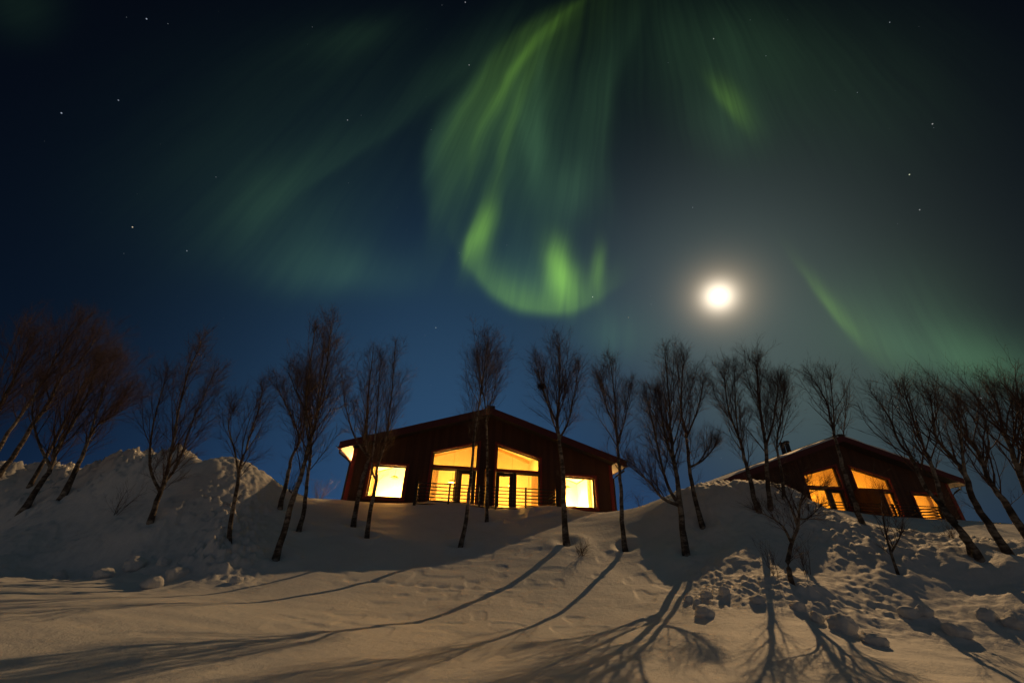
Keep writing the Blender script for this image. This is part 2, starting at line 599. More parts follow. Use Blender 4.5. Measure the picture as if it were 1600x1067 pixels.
WORLDPTS = [(-6, 1, -.85), (0, 0.5, -.88), (6, 1, -.85), (-3, 3.5, -.82), (0, 4, -.83), (3, 3.5, -.82), (6, 3.5, -.8), (-6, 3.5, -.8), (-11, 2, -.8), (11, 2, -.75),
            (0, -8, -.9), (-14, -6, -.9), (14, -6, -.9), (-20, 5, -.7), (20, 4, -.3), (-3, 18.5, 1.95), (2.5, 18.5, 1.85), (-1, 28, 1.9), (-10.5, 18, 1.9), (-15, 20, 1.6), (-12, 27, 1.5),
            (-24, 24, 1.4), (7, 17.5, 1.9), (9.5, 16, 2.0), (9, 21, 2.0), (10, 28, 2.0), (15, 23, 2.5), (20, 24, 2.5), (22, 32, 2.3), (12, 15, 2.1), (27, 17, 1.9), (30, 28, 2.0), (-3, 40, 1.9), (20, 42, 2.0), (-25, 40, 1.5)]

_pts = [tuple(at(*c)) for c in CTRL] + WORLDPTS
for _px, _l in ((-60, (9, 12)), (60, (8, 10.5)), (160, (8, 9.8)), (260, (7.5, 9.2))):
    for _D in _l:
        _a = at(_px, 900, 1.0)
        _pts.append((_a[0] * _D, _a[1] * _D, -0.80 + 0.03 * _D))
for _c, _dz in (((0, 735, 21.5), .3), ((100, 728, 19.8), .3), ((200, 712, 17.8), .35), ((280, 700, 16), .45), ((340, 708, 14.8), .45), ((400, 735, 14.2), .3), ((440, 758, 14.7), .1),
                ((1070, 764, 13.5), .3), ((1120, 752, 13.2), .3), ((1180, 750, 13), .3), ((1240, 768, 12.8), .3)):
    _a = at(*_c)
    _b = at(_c[0], _c[1], _c[2] + 1.6)
    _pts.append((_b[0], _b[1], _a[2] - _dz))
_P = np.array(_pts, float)


def _tps(r2):
    return np.where(r2 > 1e-9, 0.5 * r2 * np.log(np.maximum(r2, 1e-9)), 0.0)


def _fit():
    n = len(_P)
    d2 = ((_P[:, None, :2] - _P[None, :, :2]) ** 2).sum(-1)
    K = _tps(d2) + np.eye(n) * 0.06
    A = np.zeros((n + 3, n + 3))
    A[:n, :n] = K
    A[:n, n] = 1
    A[:n, n + 1:] = _P[:, :2]
    A[n:, :n] = A[:n, n:].T
    b = np.zeros(n + 3)
    b[:n] = _P[:, 2]
    return np.linalg.solve(A, b)


_W = _fit()
WELLS = [(236, 820, 12.8, .11), (365, 852, 11.0, .10), (433, 866, 10.8, .13), (468, 826, 12.4, .12), (555, 820, 13.0, .13), (576, 836, 12.0, .11), (718, 848, 11.8, .12), (760, 813, 14.0, .12),
         (886, 845, 11.6, .15), (978, 857, 11.6, .12), (1071, 858, 10.9, .14), (1098, 815, 12.0, .12), (1237, 906, 8.8, .09), (1398, 887, 10.1, .06), (1530, 867, 10.9, .12), (1577, 862, 11.2, .13)]
_rng = np.random.RandomState(5)
_TAB = _rng.rand(256, 256)


def vnoise(x, y, s):
    x = x * s
    y = y * s
    xi = np.floor(x).astype(int)
    yi = np.floor(y).astype(int)
    fx = x - xi
    fy = y - yi
    fx = fx * fx * fx * (fx * (fx * 6 - 15) + 10)
    fy = fy * fy * fy * (fy * (fy * 6 - 15) + 10)
    g = lambda a, b: _TAB[a & 255, b & 255]
    return (g(xi, yi) * (1 - fx) + g(xi + 1, yi) * fx) * (1 - fy) + (g(xi, yi + 1) * (1 - fx) + g(xi + 1, yi + 1) * fx) * fy


def worley(x, y, s):
    x = x * s
    y = y * s
    xi = np.floor(x).astype(int)
    yi = np.floor(y).astype(int)
    best = np.full(x.shape, 9.0)
    for dx in (-1, 0, 1):
        for dy in (-1, 0, 1):
            a, b = xi + dx, yi + dy
            px = a + _TAB[a & 255, b & 255]
            py = b + _TAB[(b + 91) & 255, (a + 37) & 255]
            best = np.minimum(best, (px - x) ** 2 + (py - y) ** 2)
    return np.sqrt(best)


def sm(x, a, b):
    t = np.clip((x - a) / (b - a), 0, 1)
    return t * t * (3 - 2 * t)


def house_local(x, y, h):
    c, s = math.cos(h['yaw']), math.sin(h['yaw'])
    dx, dy = x - h['x'], y - h['y']
    return dx * c + dy * s, -dx * s + dy * c      # along the facade, into the house


def ground(x, y, detail=True):
    x = np.atleast_1d(np.asarray(x, float))
    y = np.atleast_1d(np.asarray(y, float))
    z = np.empty_like(x)
    n = len(_P)
    for i in range(0, len(x), 40000):
        xs, ys = x[i:i + 40000], y[i:i + 40000]
        d2 = (xs[:, None] - _P[None, :, 0]) ** 2 + (ys[:, None] - _P[None, :, 1]) ** 2
        z[i:i + 40000] = _tps(d2) @ _W[:n] + _W[n] + _W[n + 1] * xs + _W[n + 2] * ys
    r = np.hypot(x, y)
    base = -0.9 + 2.5 * sm(y, 6, 20)
    inside = sm(x, -26, -18) * (1 - sm(x, 26, 34)) * sm(y, -7, -3) * (1 - sm(y, 34, 44))
    z = z * inside + base * (1 - inside)
    z += (vnoise(x, y, 0.02) - .5) * 5.0 * sm(r, 60, 200) - 1.2 * sm(r, 60, 300)
    if detail:
        be = np.degrees(np.arctan2(x, y))
        left = (1 - sm(be, -33, -25)) * sm(r - 0.15 * np.clip(-be - 27, 0, 40), 8.6, 9.9) * (1 - 0.6 * sm(r, 21.5, 24))
        right = sm(be, 19.5, 24) * sm(r, 7.4, 8.8) * (1 - sm(r, 14.0, 17.0)) * (1 - 0.55 * sm(be, 46, 56))
        rough = np.clip(left + right, 0, 1)
        patch = sm(vnoise(x + 40, y + 13, 0.55), 0.3, 0.7)
        w1 = 1 - np.clip(worley(x, y, 2.6), 0, 1)
        w2 = 1 - np.clip(worley(x + 7, y + 3, 5.8), 0, 1)
        w3 = 1 - np.clip(worley(x + 1, y + 9, 12.0), 0, 1)
        z += rough * (1 + 0.6 * left - 0.36 * right) * (0.26 * (vnoise(x, y, 1.1) - .5) + (0.3 + 0.7 * patch) * (0.10 * w1 * w1 + 0.10 * w2 * w2 + 0.07 * w3 + 0.06 * (vnoise(x + 3, y, 7.0) - .5) + 0.05 * (vnoise(x, y + 8, 15.0) - .5)) - 0.09)
        z += (1 - rough) * (0.05 * (vnoise(x, y, 0.8) - .5) + 0.02 * (vnoise(x, y * 1.7, 2.3) - .5))
        pits = sm(vnoise(x + 3, y + 5, 3.4), 0.62, 0.85) * sm(vnoise(x, y, 0.5), 0.35, 0.6)
        z -= (1 - rough) * 0.02 * pits * sm(r, 5, 8)
        for k in range(16):                     # an old line of footprints across the slope
            t = at(585 + 13.5 * k, 915 + 1.0 * k + 3 * _TAB[9, k], 9.6 - 0.05 * k)
            dd = (x - t[0] - 0.06 * (k % 2)) ** 2 + (y - t[1]) ** 2
            z -= (0.016 + 0.016 * _TAB[k, 3]) * np.exp(-dd / (0.005 + 0.006 * _TAB[3, k]))
        for px, py, D, w in WELLS:              # hollows melted and blown out round the stems
            t = at(px, py, D)
            dd = np.hypot(x - t[0], y - t[1])
            z += -0.10 * np.exp(-(dd / (w * 1.5)) ** 2) + 0.035 * np.exp(-((dd - w * 3.2) / (w * 1.3)) ** 2)
    for h, lo in ((H1, 1.20), (H2, 1.60)):
        a, b = house_local(x, y, h)
        k = (1 - sm(np.abs(a), 5.15, 5.35)) * sm(b, 0.10, 0.24) * (1 - sm(b, 9.3, 9.6))
        z = z * (1 - k) + np.minimum(z, lo) * k
    return z


def gz(x, y):
    return float(ground(x, y)[0])


def build_ground():
    ang = np.concatenate([np.arange(-180, -66, 3.0), np.arange(-66, 66, 0.15), np.arange(66, 180, 3.0)])
    rad = np.concatenate([[0.3, 0.6, 0.9, 1.2], np.geomspace(1.5, 36, 800), np.geomspace(38, 3500, 50)])
    A, Rr = np.meshgrid(np.radians(ang), rad)
    x = (np.sin(A) * Rr).ravel()
    y = (np.cos(A) * Rr).ravel()
    z = ground(x, y)
    na, nr = len(ang), len(rad)
    verts = np.stack([x, y, z], 1)
    verts = np.vstack([verts, [[0, 0, gz(0, 0)]]])
    i = np.arange(nr - 1)[:, None] * na
    j = np.arange(na)[None, :]
    j2 = (j + 1) % na
    quads = np.stack([i + j, i + j2, i + na + j2, i + na + j], -1).reshape(-1, 4)[:, ::-1]
    c = len(verts) - 1
    tri = np.stack([np.full(na, c), (np.arange(na) + 1) % na, np.arange(na)], 1)[:, ::-1]
    me = bpy.data.meshes.new("ground")
    me.vertices.add(len(verts))
    me.vertices.foreach_set('co', verts.ravel())
    nl = quads.size + tri.size
    me.loops.add(nl)
    me.loops.foreach_set('vertex_index', np.concatenate([quads.ravel(), tri.ravel()]).astype(np.int32))
    me.polygons.add(len(quads) + len(tri))
    st = np.concatenate([np.arange(len(quads)) * 4, quads.size + np.arange(len(tri)) * 3])
    me.polygons.foreach_set('loop_start', st.astype(np.int32))
    me.polygons.foreach_set('use_smooth', [True] * (len(quads) + len(tri)))
    me.update(calc_edges=True)
    me.validate()
    me.materials.append(SNOW)
    o = bpy.data.objects.new("ground", me)
    COL.objects.link(o)
    # make the surface face the sky
    if me.polygons[len(quads) // 2].normal.z < 0:
        me.flip_normals()
    o["kind"] = "structure"


build_ground()


# ------------------------------------------------------------------ the two cabins
def build_cabin(h, label, power, lamp_col, WL=5.9, eL=0.05, chimneys=False, snow_th=0.05, rail=True, wall_lamp=(1.0, 1.0)):
    base = 3.1                                  # height of the eaves above the empty's origin
    root = empty("cabin", (h['x'], h['y'], h['z'] - base), label, "cabin", "wooden cabins on the snow bank", h['yaw'])
    HA, W, e = 1.95, 5.9, 0.05
    sl = (HA - e) / W
    slL = (HA - eL) / WL
    OV, DEP, WW, TH = 0.6, 9.8, 5.45, 0.2
    B = lambda v: v + base
    top = lambda u: HA - (sl * u if u > 0 else -slL * u) - TH - 0.01       # underside of the roof
    V0 = -3.1
    I, O_, TB, TI, TO = 0.40, 2.27, -0.49, 0.54, 0.03
    A, Bw, C0, C1 = 3.27, 4.66, -1.83, -0.60
    DK = -2.70
    # ---- walls: facade in strips round the openings, then sides and back
    mb = MB()

    def strip(u0, u1, lo0, lo1, hi0, hi1, y0=0.0, y1=0.22):
        mb.prism([(u0, B(lo0)), (u1, B(lo1)), (u1, B(hi1)), (u0, B(hi0))], y0, y1)
    strip(-I, 0, V0, V0, top(-I), top(0))
    strip(0, I, V0, V0, top(0), top(I))
    for s in (-1, 1):
        def st(u0, u1, lo0, lo1, hi0, hi1):
            if s > 0:
                strip(u0, u1, lo0, lo1, hi0, hi1)
            else:
                strip(-u1, -u0, lo1, lo0, hi1, hi0)
        tp = lambda q: top(s * q)
        st(I, O_, V0, V0, DK, DK)
        st(I, O_, TI, TO, tp(I), tp(O_))
        st(O_, A, V0, V0, tp(O_), tp(A))
        st(A, Bw, V0, V0, C0, C0)
        st(A, Bw, C1, C1, tp(A), tp(Bw))
        st(Bw, WW, V0, V0, tp(Bw), tp(WW))
    mb.prism([(-WW, B(V0)), (-WW + .22, B(V0)), (-WW + .22, B(top(-WW + .22))), (-WW, B(top(-WW)))], 0.22, DEP - .22)
    mb.prism([(WW - .22, B(V0)), (WW, B(V0)), (WW, B(top(WW))), (WW - .22, B(top(WW - .22)))], 0.22, DEP - .22)
    mb.prism([(-WW, B(V0)), (WW, B(V0)), (WW, B(top(WW))), (0, B(top(0))), (-WW, B(top(-WW)))], DEP - .22, DEP)
    mb.build("wall", WALL, root)
    # ---- roof
    rf = MB()
    rf.prism([(-WL, B(eL)), (-WL, B(eL - TH)), (0, B(HA - TH)), (0, B(HA))], -OV, DEP + OV)
    rf.prism([(0, B(HA)), (0, B(HA - TH)), (W, B(e - TH)), (W, B(e))], -OV, DEP + OV)
    roof = rf.build("roof", ROOF, root)
    sn = MB()
    k = snow_th
    nseg = 14
    rnd = random.Random(3 if chimneys else 4)
    for s, ww, ee in ((-1, WL, eL), (1, W, e)):
        p = []
        for i in range(nseg + 1):
            q = i / nseg
            p.append((s * ww * q * 0.985, B(HA + (ee - HA) * q + 0.004)))
        pt = [(x, z + (k * (0.6 + 0.8 * rnd.random()) if 0 < i < nseg else k * .5)) for i, (x, z) in enumerate(p)]
        sn.prism(p + pt[::-1] if s > 0 else pt + p[::-1], -OV + 0.03, DEP + OV - .03)
    sn.build("snow_cover", SNOW, roof)
    rc = MB()
    rc.box(-0.16, 0.16, -OV - .07, DEP + OV, B(HA - .02), B(HA + .10))
    rc.build("ridge_cap", ROOF, roof, bevel=0.02)
    # ---- bargeboards, eave fascias, soffits
    for s, ww, ee in ((-1, WL, eL), (1, W, e)):
        bb = MB()
        p = [(0, B(HA + .02)), (0, B(HA - TH - .07)), (s * (ww + .02), B(ee - TH - .07)), (s * (ww + .02), B(ee + .02))]
        bb.prism(p if s > 0 else p[::-1], -OV - .035, -OV - .003)
        bb.build("bargeboard", BARGE, root)
        fb = MB()
        x = s * ww
        fb.box(min(x, x + s * .025) + s * .003, max(x, x + s * .025) + s * .003, -OV, DEP + OV, B(ee - TH - .04), B(ee - .01))
        fb.build("fascia", BARGE, root)
        sf = MB()
        a0, a1 = WW + .01, ww - .01
        z0 = ee - TH + (ww - a0) * ((HA - ee) / ww) - .012
        z1 = ee - TH + (ww - a1) * ((HA - ee) / ww) - .012
        p = [(s * a0, B(z0 - .02)), (s * a1, B(z1 - .02)), (s * a1, B(z1)), (s * a0, B(z0))]
        sf.prism(p if s > 0 else p[::-1], -OV + .02, DEP + OV - .02)
        sf.build("soffit", SOFFIT, root)
        # gutter and downpipe
        g = MB()
        gx, gzv = s * (ww + .085), B(ee - TH + .06)
        pr = []
        for i in range(9):
            t = math.pi + math.pi * i / 8
            pr.append((gx + .06 * math.cos(t), gzv + .06 * math.sin(t)))
        pin = [(gx + .048 * math.cos(math.pi + math.pi * i / 8), gzv + .048 * math.sin(math.pi + math.pi * i / 8)) for i in range(9)]
        for i in range(8):
            g.prism([pr[i], pr[i + 1], pin[i + 1], pin[i]], -OV, DEP + OV)
        g.build("gutter", GUTTER, root, smooth=False)
        dp = MB()
        wx = s * (WW + .07)
        dp.tube([(gx, -.12, gzv - .05), (gx, -.10, gzv - .16), (s * (WW + .22), -.02, gzv - .36), (wx, .03, gzv - .5), (wx, .03, B(V0))], [.038] * 5, 8, tip=False)
        dp.build("downpipe", GUTTER, root, smooth=True)
    # ---- corner boards
    for s in (-1, 1):
        cb = MB()
        x0, x1 = sorted((s * (WW - .13), s * (WW + .025)))
        cb.box(x0, x1, -.025, -.002, B(V0), B(top(s * (WW + .02))) - .01)
        cb.build("corner_board", TRIM, root)

    # ---- outer picture windows
    def bars(poly, t, y0, y1, m=None):
        """a frame of width t inside a convex polygon (x, z), counter-clockwise"""
        n = len(poly)
        cx = sum(p[0] for p in poly) / n
        # inset polygon by t
        ins = []
        for i in range(n):
            p0, p1, p2 = poly[i - 1], poly[i], poly[(i + 1) % n]

            def off(a, b):
                dx, dz = b[0] - a[0], b[1] - a[1]
                l = math.hypot(dx, dz)
                nx, nz = -dz / l * t, dx / l * t
                return (a[0] + nx, a[1] + nz), (dx, dz)
            a, da = off(p0, p1)
            b, db = off(p1, p2)
            det = da[0] * db[1] - da[1] * db[0]
            q = ((b[0] - a[0]) * db[1] - (b[1] - a[1]) * db[0]) / det
            ins.append((a[0] + da[0] * q, a[1] + da[1] * q))
        m = m or MB()
        for i in range(n):
            j = (i + 1) % n
            m.prism([poly[i], poly[j], ins[j], ins[i]], y0, y1)
        return m, ins

    def grow(poly, t):
        _, o = bars(poly, -t, 0, 1)
        return o

    def pane(poly, y, parent):
        g = MB()
        g.prism(poly, y, y + .006)
        return g.build("pane", GLASS, parent)

    def curtain(u0, u1, z0, z1, y, parent, folds=7):
        c = MB()
        n = folds * 6
        pts = []
        for i in range(n + 1):
            q = i / n
            pts.append((u0 + (u1 - u0) * q, y + .035 * math.sin(q * folds * 2 * math.pi) + .01 * math.sin(q * 17)))
        for i, (a, b) in enumerate(pts):
            c.v += [(a, b, z0), (a, b, z1)]
        for i in range(n):
            c.f.append((2 * i, 2 * i + 2, 2 * i + 3, 2 * i + 1))
        return c.build("curtain", CURT, parent, smooth=True)

    for s in (-1, 1):
        x0, x1 = (A, Bw) if s > 0 else (-Bw, -A)
        poly = [(x0, B(C0)), (x1, B(C0)), (x1, B(C1)), (x0, B(C1))]
        fm, ins = bars([(x0 + .004, B(C0 + .004)), (x1 - .004, B(C0 + .004)), (x1 - .004, B(C1 - .004)), (x0 + .004, B(C1 - .004))], .055, .13, .19)
        win = fm.build("window", DARK, root)
        pane(ins, .155, win)
        cm, _ = bars(grow(poly, .10), .098, -.03, -.002)
        cm.build("casing", TRIM, win)
        sb = MB()
        sb.box(x0 - .12, x1 + .12, -.09, -.031, B(C0 - .06), B(C0 - .02))
        sb.build("sill", TRIM, win)
        curtain(x0 + .02 if s < 0 else x1 - .20, x0 + .2 if s < 0 else x1 - .02, B(C0 - .1), B(C1 + .2), .42, win, 4)
        # ---- gable glazing over the doors
        p = [(I, B(TB)), (O_, B(TB)), (O_, B(TO)), (I, B(TI))]
        if s < 0:
            p = [(-x, z) for x, z in p][::-1]
        fm, ins = bars([(x * .999 if abs(x) > 1 else x * 1.004, z) for x, z in p], .05, .10, .17)
        gw = fm.build("gable_window", DARK, root)
        pane(ins, .135, gw)
        cm, _ = bars(grow(p, .09), .088, -.03, -.002)
        cm.build("casing", TRIM, gw)
        # ---- door and side light below
        um = 1.18                                     # post between door and side light
        tr = MB()
        mx0, mx1 = sorted((s * (I + .004), s * (O_ - .004)))
        tr.box(mx0, mx1, .015, .20, B(TB - .10), B(TB - .001))
        tr.build("transom", DARK, root)
        d0, d1 = sorted((s * (I + .02), s * (um - .04)))
        fm, ins = bars([(d0, B(DK + .01)), (d1, B(DK + .01)), (d1, B(TB - .105)), (d0, B(TB - .105))], .15, .09, .15)
        door = fm.build("door", DARK, root)
        pane(ins, .12, door)
        hb = MB()
        hx = s * (um - .12)
        hb.box(hx - .012, hx + .012, .05, .09, B(-1.75), B(-1.55))
        hb.tube([(hx, .05, B(-1.62)), (hx - s * .11, .05, B(-1.62))], [.011, .011], 6, tip=False, cap=True)
        hb.build("handle", STEEL, door)
        p0, p1 = sorted((s * (um - .04), s * (um + .06)))
        ps = MB()
        ps.box(p0 + .002, p1 - .002, .02, .20, B(DK), B(TB - .102))
        ps.build("mullion", DARK, root)
        l0, l1 = sorted((s * (um + .062), s * (O_ - .005)))
        fm, ins = bars([(l0, B(DK + .01)), (l1, B(DK + .01)), (l1, B(TB - .105)), (l0, B(TB - .105))], .055, .10, .16)
        sw = fm.build("side_window", DARK, root)
        pane(ins, .13, sw)
        c0, c1 = sorted((s * (O_ - .03), s * (O_ - .30)))
        curtain(c0, c1, B(DK + .03), B(TB - .05), .34, sw, 4)
        for e0, e1 in ((O_ + .002, O_ + .09), (I - .09, I - .002)):
            cm = MB()
            q0, q1 = sorted((s * e0, s * e1))
            cm.box(q0, q1, -.03, -.002, B(DK), B(TB - .092))
            cm.build("casing", TRIM, sw if e0 > 1 else door)
    # ---- screen wall dividing the two terraces
    sc = MB()
    sc.prism([(-.09, B(V0)), (.09, B(V0)), (.09, B(-.62)), (-.09, B(-.62))], -.55, -.003)
    v = [(-.09, -.551, B(V0)), (.09, -.551, B(V0)), (.09, -.551, B(-.62)), (-.09, -.551, B(-.62)),
         (-.09, -1.55, B(V0)), (.09, -1.55, B(V0)), (.09, -1.55, B(-.86)), (-.09, -1.55, B(-.86))]
    b0 = len(sc.v)
    sc.v += v
    sc.f += [tuple(b0 + i for i in q) for q in ((0, 1, 2, 3), (5, 4, 7, 6), (4, 0, 3, 7), (1, 5, 6, 2), (3, 2, 6, 7), (4, 5, 1, 0))]
    sc.build("terrace_screen", WALL, root)
    dk = MB()
    dk.box(-2.75, 2.75, -1.62, -.004, B(V0 - .2), B(DK - .03))
    dk.build("terrace_deck", WALL, root)
    # ---- balcony railings
    for s in (-1, 1):
        rl = MB()
        RX = 2.62
        yb = -1.55
        for zz in [-1.46 - .12 * i for i in range(9)]:
            x0, x1 = sorted((s * .11, s * RX))
            rl.box(x0, x1, yb - .012, yb + .012, B(zz - .018), B(zz + .018))
            rl.box(min(s * RX, s * RX + s * .022), max(s * RX, s * RX + s * .022), yb, -.02, B(zz - .018), B(zz + .018))
        rail_o = rl.build("railing", STEEL, root)
        for px in (.30, 1.42, RX):
            pm = MB()
            wq = .032 if px < RX else .05
            x = s * px
            pm.box(x - wq, x + wq, yb + .013, yb + .013 + 2 * wq, B(V0), B(-1.41))
            pm.build("post", STEEL, rail_o)
    # ---- interior
    im = MB()
    YB = 4.6
    im.box(-WW + .225, WW - .225, .225, YB, B(DK - .08), B(DK))
    im.prism([(-WW + .225, B(DK)), (WW - .225, B(DK)), (WW - .225, B(top(WW) - .03)), (0, B(top(0) - .03)), (-WW + .225, B(top(-WW) - .03))], YB, YB + .1)
    for xx in (-2.62, 2.62):
        im.box(xx - .05, xx + .05, .225, YB - .003, B(DK + .002), B(top(xx) - .12))
    im.box(-.08, .08, .225, YB - .003, B(DK + .002), B(top(0) - .12))
    for s in (-1, 1):
        p = [(0, B(top(0) - .03)), (s * (WW - .23), B(top(s * (WW - .23)) - .03)), (s * (WW - .23), B(top(s * (WW - .23)) - .06)), (0, B(top(0) - .06))]
        im.prism(p if s < 0 else p[::-1], .225, YB)
        x0, x1 = sorted((s * (WW - .245), s * (WW - .225)))
        im.box(x0, x1, .225, YB, B(DK), B(top(s * WW) - .06))
    im.build("interior", INNER, root)
    bm = MB()
    for s in (-1, 1):
        for yy in (1.3, 2.6, 3.9):
            u1 = 2.5
            p = [(s * .1, B(top(s * .1) - .065)), (s * u1, B(top(s * u1) - .065)), (s * u1, B(top(s * u1) - .2)), (s * .1, B(top(s * .1) - .2))]
            bm.prism(p if s < 0 else p[::-1], yy, yy + .1)
    bm.build("ceiling_beam", PINE, root)
    # ---- lamps inside the rooms
    for x, y, v, p in ((-3.95, 3.5, -2.05, power[0]), (-1.4, 2.4, -.9, power[1]), (1.4, 2.4, -.9, power[2]), (3.95, 3.5, -2.05, power[3]),
                       (-3.95, 1.9, -.95, power[0] * .018), (3.95, 1.9, -.95, power[3] * .018)):
        ld = bpy.data.lights.new("room_lamp", 'POINT')
        ld.energy = p
        ld.color = lamp_col if abs(x) > 2 else (lamp_col[0], lamp_col[1] * .88, lamp_col[2] * .55)
        ld.shadow_soft_size = 0.3
        lo = bpy.data.objects.new("room_lamp", ld)
        COL.objects.link(lo)
        lo.parent = root
        lo.location = (x, y, B(v))
        if v < -1.5:
            continue
        pd = MB()
        pd.tube([(x, y, B(v) + .3), (x, y, B(top(x)) - .06)], [.008, .008], 5, tip=False)
        pd.tube([(x, y, B(v) + .3), (x, y, B(v) + .29), (x, y, B(v) + .19)], [.03, .09, .2], 14, tip=False)
        pd.build("pendant_lamp", PINE, root, smooth=True)
    # ---- lanterns under the eaves on both side walls
    for s, e_w in ((-1, wall_lamp[0]), (1, wall_lamp[1])):
        if e_w <= 0:
            continue
        x = s * (WW + .16)
        zl = B(-1.05)
        wl = MB()
        wl.box(min(s * (WW + .003), s * (WW + .03)), max(s * (WW + .003), s * (WW + .03)), 1.15, 1.29, zl - .14, zl + .12)
        wl.box(min(s * (WW + .03), x), max(s * (WW + .03), x), 1.20, 1.24, zl - .115, zl - .09)
        wl.tube([(x, 1.22, zl - .12), (x, 1.22, zl - .085)], [.07, .07], 10, tip=False, cap=True)
        lan = wl.build("wall_lamp", DARK, root)
        gl = MB()
        gl.tube([(x, 1.22, zl - .084), (x, 1.22, zl + .06), (x, 1.22, zl + .10), (x, 1.22, zl + .11)], [.05, .06, .045, .01], 12, tip=False, cap=True)
        gl.build("lamp_glass", LAMP, lan, smooth=True)
        ld = bpy.data.lights.new("lamp_light", 'POINT')
        ld.energy = e_w
        ld.color = (1.0, 0.55, 0.18)
        ld.shadow_soft_size = 0.08
        lo = bpy.data.objects.new("lamp_light", ld)
        COL.objects.link(lo)
        lo.parent = lan
        lo.location = (x, 1.22, zl + .20)
    if chimneys:
        for yq, u in ((2.2, -1.15), (2.6, -.5)):
            ch = MB()
            zb = B(HA + slL * u)
            ch.tube([(u, yq, zb - .1), (u, yq, zb + .62)], [.12, .12], 12, tip=False, cap=True)
            ch.tube([(u, yq, zb + .66), (u, yq, zb + .76)], [.17, .15], 12, tip=False, cap=True)
            ch.tube([(u, yq, zb + .62), (u, yq, zb + .66)], [.04, .04], 8, tip=False)
            ch.build("chimney", GUTTER, roof, smooth=False)
    return root


build_cabin(H1, "large dark red cabin with bright glowing windows behind the middle birches", (3900, 720, 800, 4300), (1.0, 0.50, 0.125), snow_th=0.045, wall_lamp=(330, 40))
build_cabin(H2, "farther dark cabin on the right, its lower left hidden by a snow heap", (100, 170, 210, 230), (1.0, 0.42, 0.055), WL=6.6, eL=-0.42, chimneys=True, snow_th=0.12, wall_lamp=(12, 6))


# ------------------------------------------------------------------ trees
def rot_about(v, k, a):
    c, s = math.cos(a), math.sin(a)
    d = (k[0] * v[0] + k[1] * v[1] + k[2] * v[2]) * (1 - c)
    cr = (k[1] * v[2] - k[2] * v[1], k[2] * v[0] - k[0] * v[2], k[0] * v[1] - k[1] * v[0])
    return (v[0] * c + cr[0] * s + k[0] * d, v[1] * c + cr[1] * s + k[1] * d, v[2] * c + cr[2] * s + k[2] * d)


def norm(v):
    l = math.sqrt(v[0] ** 2 + v[1] ** 2 + v[2] ** 2) or 1.0
    return (v[0] / l, v[1] / l, v[2] / l)


def shoot(rng, mb, p, d, length, r, nseg, sides, wander, lift):
    """one bending shoot; returns its points"""
    pts = [p]
    rad = [r]
    st = length / nseg
    for i in range(nseg):
        d = norm((d[0] + rng.gauss(0, wander), d[1] + rng.gauss(0, wander), d[2] + rng.gauss(0, wander) + lift))
        p = (p[0] + d[0] * st, p[1] + d[1] * st, p[2] + d[2] * st)
        pts.append(p)
        rad.append(r * (1 - 0.8 * (i + 1) / nseg))
    mb.tube(pts, rad, sides)
    return pts


def side_dir(rng, d, ang, az):
    """direction leaving d under angle ang, turned az about d"""
    ref = (0, 0, 1) if abs(d[2]) < 0.9 else (1, 0, 0)
    k = norm((d[1] * ref[2] - d[2] * ref[1], d[2] * ref[0] - d[0] * ref[2], d[0] * ref[1] - d[1] * ref[0]))
    v = rot_about(d, k, ang)
    return rot_about(v, d, az)


def along(pts, q):
    n = len(pts) - 1
    f = min(max(q, 0.0), 0.9999) * n
    i = int(f)
    f -= i
    a, b = pts[i], pts[i + 1]
    return tuple(a[k] + (b[k] - a[k]) * f for k in range(3)), norm(tuple(b[k] - a[k] for k in range(3)))


def smooth_path(pts, n=4):
    out = []
    m = len(pts)
    for i in range(m - 1):
        p0, p1, p2, p3 = pts[max(0, i - 1)], pts[i], pts[i + 1], pts[min(m - 1, i + 2)]
        for j in range(n):
            t = j / n
            out.append(tuple(0.5 * (2 * p1[k] + (p2[k] - p0[k]) * t + (2 * p0[k] - 5 * p1[k] + 4 * p2[k] - p3[k]) * t * t + (3 * p1[k] - p0[k] - 3 * p2[k] + p3[k]) * t ** 3) for k in range(3)))
    out.append(tuple(pts[-1]))
    return out


def limb(rng, mb, p, d, length, r, nb, nt, dens=1.0, lift=0.10):
    """an ascending limb with side branches, each set with fine twigs"""
    pts = shoot(rng, mb, p, d, length, r, 7, 4, 0.085, lift)
    for k in range(nb):
        q = 0.08 + 0.86 * (k + rng.random()) / nb
        bp, bd = along(pts, q)
        bl = length * (0.50 - 0.34 * q) * rng.uniform(0.6, 1.4) + 0.10
        b = shoot(rng, mb, bp, side_dir(rng, bd, rng.uniform(0.35, 0.7), rng.uniform(0, 6.28)), bl, max(r * .45 * (1 - .5 * q), .0028), 4, 3, 0.12, 0.08)
        for t in range(max(2, int(nt * dens * (0.7 + bl)))):
            tq = 0.1 + 0.85 * rng.random()
            tp, td = along(b, tq)
            tl = rng.uniform(0.14, 0.44) * (0.6 + 0.4 * min(1.0, length))
            tw = shoot(rng, mb, tp, side_dir(rng, td, rng.uniform(0.25, 0.7), rng.uniform(0, 6.28)), tl, 0.0019, 2, 3, 0.11, 0.04)
            for _ in range(2):
                if rng.random() < 0.6:
                    sp, sd = along(tw, rng.uniform(0.15, 0.75))
                    shoot(rng, mb, sp, side_dir(rng, sd, rng.uniform(0.3, 0.75), rng.uniform(0, 6.28)), tl * rng.uniform(.4, .7), 0.0015, 1, 3, 0.1, 0.0)
    for t in range(int(nt)):
        tp, td = along(pts, 0.15 + 0.8 * rng.random())
        shoot(rng, mb, tp, side_dir(rng, td, rng.uniform(0.3, 0.8), rng.uniform(0, 6.28)), rng.uniform(0.15, 0.5), 0.0023, 2, 3, 0.12, 0.05)
    return pts


